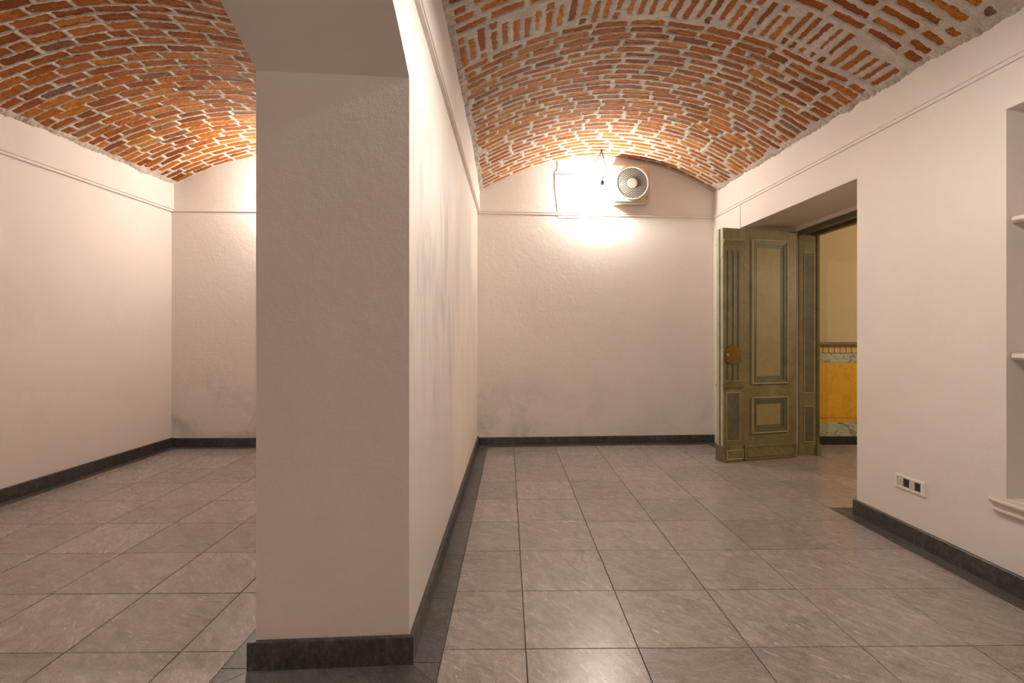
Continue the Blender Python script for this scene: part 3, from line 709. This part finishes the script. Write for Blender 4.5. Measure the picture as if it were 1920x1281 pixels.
# ------------------------------------------------------------------ door leaf: local u from the free edge (0) to the hinge, n towards the viewer
pl = Vector((2.011, 4.815, 0)); ph = Vector((2.829, 5.022, 0)); u_ = (ph-pl).normalized(); WL = (ph-pl).length; LH = 2.245
door = empty('door_leaf', (ph.x, ph.y, 0), math.atan2(u_.y, u_.x))
tag(door, 'open panelled door leaf painted olive green like marble, with brass lock disc', 'door')
TK = 0.056; TB = 0.098; FY = 0.012                    # thickness, front face setback behind the plinth
def dbox(name, u0, u1, n0, n1, z0, z1, mat, parent=None, c=0.0):
    """n measured towards the viewer from the front face"""
    m = MB(); m.box(u0-WL, u1-WL, FY-n1, FY-n0, z0, z1, c); return m.build(name, mat, parent or door)
body = dbox('body', 0.006, WL, -TK, 0.0, 0.008, LH, M['door'])
dbox('rear_pilaster', 0.006, 0.21, -TB, -TK+0.002, 0.01, LH-0.003, M['door'])
dbox('edge_strip', -0.001, 0.007, -0.034, -0.001, 0.012, LH-0.004, M['door_e'], None, 0.002)
dbox('edge_strip', -0.001, 0.007, -TB-0.004, -0.060, 0.012, LH-0.002, M['door_e'], None, 0.002)
def frame(name, u0, u1, z0, z1, wd, n0, n1, mat, parent=None):
    m = MB(); y0, y1 = FY-n1, FY-n0
    for a, b, c_, d in ((u0, u0+wd, z0, z1), (u1-wd, u1, z0, z1), (u0+wd, u1-wd, z0, z0+wd), (u0+wd, u1-wd, z1-wd, z1)):
        m.box(a-WL, b-WL, y0, y1, c_, d, min(0.003, wd*0.3))
    return m.build(name, mat, parent or door)
def panel(u0, u1, z0, z1, ui0, ui1, zi0, zi1):
    f_ = dbox('panel', ui0, ui1, 0.0, 0.006, zi0, zi1, M['door_p'])
    frame('beading', u0, u1, z0, z1, 0.013, -0.002, 0.020, M['door_b'], None)
    # sloping moulding between beading and field
    m = MB(); a = [(u0+0.013, z0+0.013), (u1-0.013, z0+0.013), (u1-0.013, z1-0.013), (u0+0.013, z1-0.013)]; b = [(ui0, zi0), (ui1, zi0), (ui1, zi1), (ui0, zi1)]
    mid = [((p[0]*0.5+q[0]*0.5), (p[1]*0.5+q[1]*0.5)) for p, q in zip(a, b)]
    rings_ = [(a, 0.014), (mid, 0.010), (mid, 0.006), (b, 0.0035)]
    V = [(p[0]-WL, FY-n, p[1]) for P_, n in rings_ for p in P_]
    m.add(V, [(i*4+k, i*4+(k+1) % 4, (i+1)*4+(k+1) % 4, (i+1)*4+k) for i in range(3) for k in range(4)])
    m.build('panel_moulding', M['door_d'])
    return f_
def U(cx): return (cx-150)/600*WL
def panel_do(*a):
    before = set(bpy.data.objects.keys()); panel(*a)
    for k in set(bpy.data.objects.keys())-before:
        o = bpy.data.objects[k]
        if o.parent is None: o.parent = door
panel_do(U(375), U(672), 0.738, 2.148, U(415), U(610), 0.8145, 2.068)
panel_do(U(375), U(672), 0.258, 0.613, U(415), U(610), 0.338, 0.540)
# pilaster at the free edge: shaft with three sunk flutes, capital, base block
pu0, pu1 = 0.004, U(292)
sh = MB(); fl = [U(178), U(220), U(262)]; fwid = 0.0125; edges = [pu0]+[e for f_ in fl for e in (f_-fwid, f_+fwid)]+[pu1]; z0, z1, t = 0.76, 2.06, 0.008
for k in range(0, len(edges), 2): sh.box(edges[k]-WL, edges[k+1]-WL, FY-t, FY, z0, z1, 0.0012)
for f_ in fl:
    sh.box(f_-fwid-WL, f_+fwid-WL, FY-t, FY, 2.02, z1); sh.box(f_-fwid-WL, f_+fwid-WL, FY-t, FY, z0, 0.785)
sh.build('pilaster', M['door'], door)
for f_ in fl: dbox('flute', f_-fwid, f_+fwid, 0.0, 0.002, 0.785, 2.02, M['door_d'])
def cap(z0, z1, name, flip=False):
    m = MB(); prof = [(0.009, z0), (0.014, z0+0.25*(z1-z0)), (0.026, z0+0.7*(z1-z0)), (0.027, z1)]
    for k in range(3):
        (o0, a), (o1, b) = prof[k], prof[k+1]; e0, e1 = o0-0.010, o1-0.010
        V = [(pu0-e*0.35-WL, FY-o, z) if s == 0 else (pu1+e-WL, FY-o, z) for (o, e, z) in ((o0, e0, a), (o1, e1, b)) for s in (0, 1)]
        V += [(x, FY+0.001, z) for x, y, z in V]
        m.add(V, [(0, 1, 3, 2), (4, 6, 7, 5), (0, 4, 5, 1), (2, 3, 7, 6), (0, 2, 6, 4), (1, 5, 7, 3)])
    return m.build(name, M['door'], door)
cap(2.090, 2.138, 'capital'); cap(0.690, 0.742, 'pilaster_base')
dbox('pilaster_pedestal', pu0, U(290), 0, 0.012, 0.153, 0.690, M['door'], None, 0.002)
frame('pedestal_beading', U(168), U(278), 0.200, 0.668, 0.007, 0.011, 0.018, M['door_b'])
dbox('pedestal_panel', U(168)+.007, U(278)-.007, 0.011, 0.0135, 0.207, 0.661, M['door_d'])
dbox('plinth_block', -0.004, 0.21, -TB-0.012, 0.026, 0.002, 0.156, M['door'], None, 0.004)
frame('plinth_beading', U(168), U(298), 0.028, 0.118, 0.006, 0.025, 0.031, M['door_e'])
dbox('plinth_board', U(318), WL-0.002, 0, 0.016, 0.004, 0.153, M['door'], None, 0.004)
frame('plinth_beading', U(335), U(728), 0.032, 0.130, 0.006, 0.015, 0.021, M['door_d'])
# brass lock disc with key cylinder; the far side's hardware shows past the edge
def disc(name, u, z, r, n0, n1, mat, parent=None, k=28):
    m = MB(); m.lathe([(0.0005, FY-n0), (r, FY-n0), (r, FY-n1+0.002), (r-0.002, FY-n1), (0.0005, FY-n1)], (u-WL, 0, z), 'y', k); return m.build(name, mat, parent or door, True)
ld = disc('lock_disc', U(222), 1.027, 0.094, 0.010, 0.019, M['brass'], None, 48)
disc('key_cylinder', U(176), 1.030, 0.017, 0.018, 0.030, M['brass_l'], ld, 24)
disc('keyhole', U(179), 1.030, 0.005, 0.029, 0.031, M['dark'], ld, 12)
disc('lock_disc', U(222), 1.075, 0.094, -TB-0.012, -TB+0.002, M['brass'], None, 40)
for z in (2.105, 0.725):
    m = MB(); m.lathe([(0.0005, 0.045), (0.010, 0.040), (0.019, 0.022), (0.016, 0.006), (0.010, 0.004), (0.010, -0.004), (0.0005, -0.004)], (0.028-WL, FY+TB, z), 'y', 16); m.build('door_knob', M['iron'] if z < 1 else M['door_e'], door, True)

# ------------------------------------------------------------------ door lining in the opening (jamb, head), with panels
def lin(name, x0, x1, y0, y1, z0, z1, mat, par, c=0.0):
    m = MB(); m.box(x0, x1, y0, y1, z0, z1, c); return m.build(name, mat, par)
jam = empty('door_frame', (2.87, DOOR1, 0)); tag(jam, 'olive green panelled wooden door lining set in the deep opening', 'door frame')
ox, oy = -2.87, -DOOR1
JF = DOOR1-0.004
def L(name, x0, x1, y0, y1, z0, z1, mat, c=0.0): return lin(name, x0+ox, x1+ox, y0+oy, y1+oy, z0, z1, mat, jam, c)
jx0, jx1 = 2.884, 3.085
L('jamb_board', jx0, jx1, JF-0.012, DOOR1+0.02, 0, 2.27, M['door'], 0.003)
for z0, z1 in ((0.63, 2.05), (0.135, 0.50)):
    L('jamb_panel', jx0+0.058, jx0+0.145, JF-0.0135, JF-0.010, z0+0.012, z1-0.012, M['door_d'])
    m = MB(); a0, a1 = jx0+0.050+ox, jx0+0.153+ox; y0, y1 = JF-0.018+oy, JF-0.010+oy
    for q in ((a0, a0+0.007, z0, z1), (a1-0.007, a1, z0, z1), (a0+0.007, a1-0.007, z0, z0+0.007), (a0+0.007, a1-0.007, z1-0.007, z1)): m.box(q[0], q[1], y0, y1, q[2], q[3], 0.002)
    m.build('jamb_beading', M['door_b'], jam)
L('jamb_edge', jx1-0.022, jx1+0.004, JF-0.022, JF-0.010, 0.12, 2.245, M['door_d'], 0.002)
L('jamb_plinth', jx1-0.028, jx1+0.012, JF-0.030, JF-0.010, 0, 0.12, M['door'], 0.003)
L('jamb_board', jx0, jx1, DOOR0-0.02, DOOR0+0.016, 0, 2.27, M['door'], 0.003)
L('head_board', jx0, jx1, DOOR0, JF-0.008, 2.245, 2.275, M['door'], 0.003)
L('head_rail', jx0-0.012, jx0+0.030, DOOR0, JF-0.006, 2.222, 2.262, M['door_d'], 0.003)
L('head_moulding', jx1-0.05, jx1+0.004, DOOR0+0.016, JF-0.02, 2.215, 2.246, M['door'], 0.004)
L('soffit_strip', jx0-0.045, jx0-0.012, DOOR0, JF-0.004, 2.262, 2.302, M['trim'], 0.004)
L('bolt_keeper', jx0-0.040, jx0-0.006, DOOR0+0.04, DOOR0+0.17, 2.248, 2.264, M['iron'], 0.002)
# thin cover strip standing on the wall beside the opening
mb = MB(); wall_slab(mb, 5.100, 5.116, DOORH, 2.545, -0.006, 0.01); struct(mb.build('trim_6', M['trim']), 'short upright plaster strip between the moulding and the door opening')

# ------------------------------------------------------------------ corridor beyond the door
CB = 5.583
mb = MB(); mb.box(3.02, 6.2, CB, CB+0.2, 0, 3.4); cw = struct(mb.build('wall_corridor_back', M['ochre']), 'ochre corridor wall with a painted yellow dado beyond the door')
mb = MB(); mb.box(6.0, 6.2, 1.0, CB, 0, 3.4); struct(mb.build('wall_corridor_right', M['ochre']), 'far side wall of the corridor, out of sight')
mb = MB(); mb.box(3.0, 6.2, 0.8, 1.0, 0, 3.4); struct(mb.build('wall_corridor_front', M['ochre']), 'near end wall of the corridor, out of sight')
def cb(name, z0, z1, t, mat, x0=3.06, x1=5.99, c=0.0): 
    m = MB(); m.box(x0, x1, CB-t, CB+0.01, z0, z1, c); return m.build(name, mat, cw)
cb('skirting_band', 0, 0.093, 0.012, M['black']); cb('marble_band', 0.093, 0.246, 0.008, M['marble']); cb('yellow_panel', 0.246, 0.909, 0.004, M['yellow'])
cb('yellow_line', 0.290, 0.296, 0.0052, M['cornice']); cb('marble_line', 0.108, 0.113, 0.0092, M['dentil'])
cb('marble_band', 0.909, 1.008, 0.008, M['marble']); cb('dentil_band', 1.008, 1.078, 0.006, M['cornice'])
for k in range(40):
    x = 3.30+k*0.0632
    if x > 5.9: break
    cb('dentil', 1.016, 1.074, 0.012, M['dentil'], x, x+0.056, 0.002)
m = MB(); m.prism([(CB+0.01, 1.078), (CB-0.014, 1.078), (CB-0.018, 1.092), (CB-0.040, 1.108), (CB-0.040, 1.122), (CB-0.030, 1.132), (CB+0.01, 1.135)], 0, 3.06, 5.99); m.build('dado_cornice', M['cornice'], cw)

# ------------------------------------------------------------------ socket on the right wall
sl = 3.008; sx_, sy_ = rw(sl, 0)
sock = empty('wall_socket', (sx_, sy_, 0.338), math.atan2(-1, 0.0345))
tag(sock, 'white wall socket plate with two ivory and two black modules above the skirting', 'wall socket')
# local x runs along the wall towards the viewer, local -y points into the room
def sbox(name, x0, x1, n0, n1, z0, z1, mat, par=None, c=0.0):
    m = MB(); m.box(x0, x1, -n1, -n0, z0, z1, c); return m.build(name, mat, par or sock)
m = MB(); pw, phh = 0.109, 0.0405
for q in ((-pw, -pw+0.019, -phh, phh), (pw-0.030, pw, -phh, phh), (-pw+0.019, pw-0.030, -phh, -phh+0.015), (-pw+0.019, pw-0.030, phh-0.015, phh)): m.box(q[0], q[1], -0.011, 0.004, q[2], q[3], 0.0018)
m.build('plate', M['white'], sock)
sbox('insert', -pw+0.018, pw-0.029, -0.003, 0.003, -phh+0.014, phh-0.014, M['blackp'])
for k in range(4):
    x0 = -pw+0.021+k*0.0418; wv = 0.039
    if k % 2 == 0:
        o = sbox('ivory_module', x0, x0+wv, 0.002, 0.009, -0.0235, 0.0235, M['ivory'], None, 0.002); mm_ = M['screw']
    else: o = sbox('black_module', x0, x0+wv*0.92, 0.002, 0.006, -0.0235, 0.0235, M['blackp'], None, 0.002); mm_ = M['dark']
    for z in (-0.009, 0.0, 0.009):
        q = MB(); q.lathe([(0.0004, 0), (0.0024, 0), (0.0024, -0.0006), (0.0004, -0.0006)], (x0+wv/2, -(0.009 if k % 2 == 0 else 0.006), z), 'y', 8); q.build('contact_hole', mm_, o)

# ------------------------------------------------------------------ niche shelves and sill
def niche_slab(name, z0, z1, t0, t1, mat, l0=N0+0.002, l1=N1-0.004):
    m = MB(); V = []; e = 0.008
    prof = [(t0+e, z0), (t0, z0+e*0.8), (t0, z1-e), (t0+e*0.5, z1), (t1, z1), (t1, z0)]
    for l in (l0, l1):
        for t, z in prof:
            x, y = rw(l, t); V.append((x, y, z))
    n = len(prof); m.add(V, [tuple(range(n)), tuple(range(2*n-1, n-1, -1))]+[(i, (i+1) % n, n+(i+1) % n, n+i) for i in range(n)])
    return m.build(name, mat)
for zc, lab in ((1.790, 'upper white painted shelf board inside the wall niche'), (1.130, 'lower white painted shelf board inside the wall niche')):
    rt = empty('niche_shelf', (*rw(2.0, 0.0), zc)); tag(rt, lab, 'shelf')
    o = niche_slab('shelf_board', zc-0.016, zc+0.016, 0.022, 0.398, M['shelf']); o.parent = rt; o.matrix_parent_inverse = Matrix.Translation(rt.location).inverted()
    o = niche_slab('nosing', zc-0.011, zc+0.011, 0.010, 0.024, M['shelf'], N0+0.006, N1-0.014); o.parent = rt; o.matrix_parent_inverse = Matrix.Translation(rt.location).inverted()
m = MB(); prof = [(0.39, 0.437), (-0.040, 0.437), (-0.046, 0.432), (-0.046, 0.424), (-0.038, 0.412), (-0.024, 0.402), (-0.018, 0.388), (-0.028, 0.384), (-0.028, 0.376), (-0.012, 0.362), (0.02, 0.352), (0.02, 0.425), (0.39, 0.425)]
V = [(*rw(l, t), z) for l in (N0-0.045, N1+0.045) for t, z in [(t, z) for t, z in prof[1:11]]]; n = 10
m.add(V, [tuple(range(n)), tuple(range(2*n-1, n-1, -1))]+[(i, (i+1) % n, n+(i+1) % n, n+i) for i in range(n)])
struct(m.build('trim_7', M['shelf']), 'moulded white sill under the shelf niche')
sc.cycles.use_denoising = True
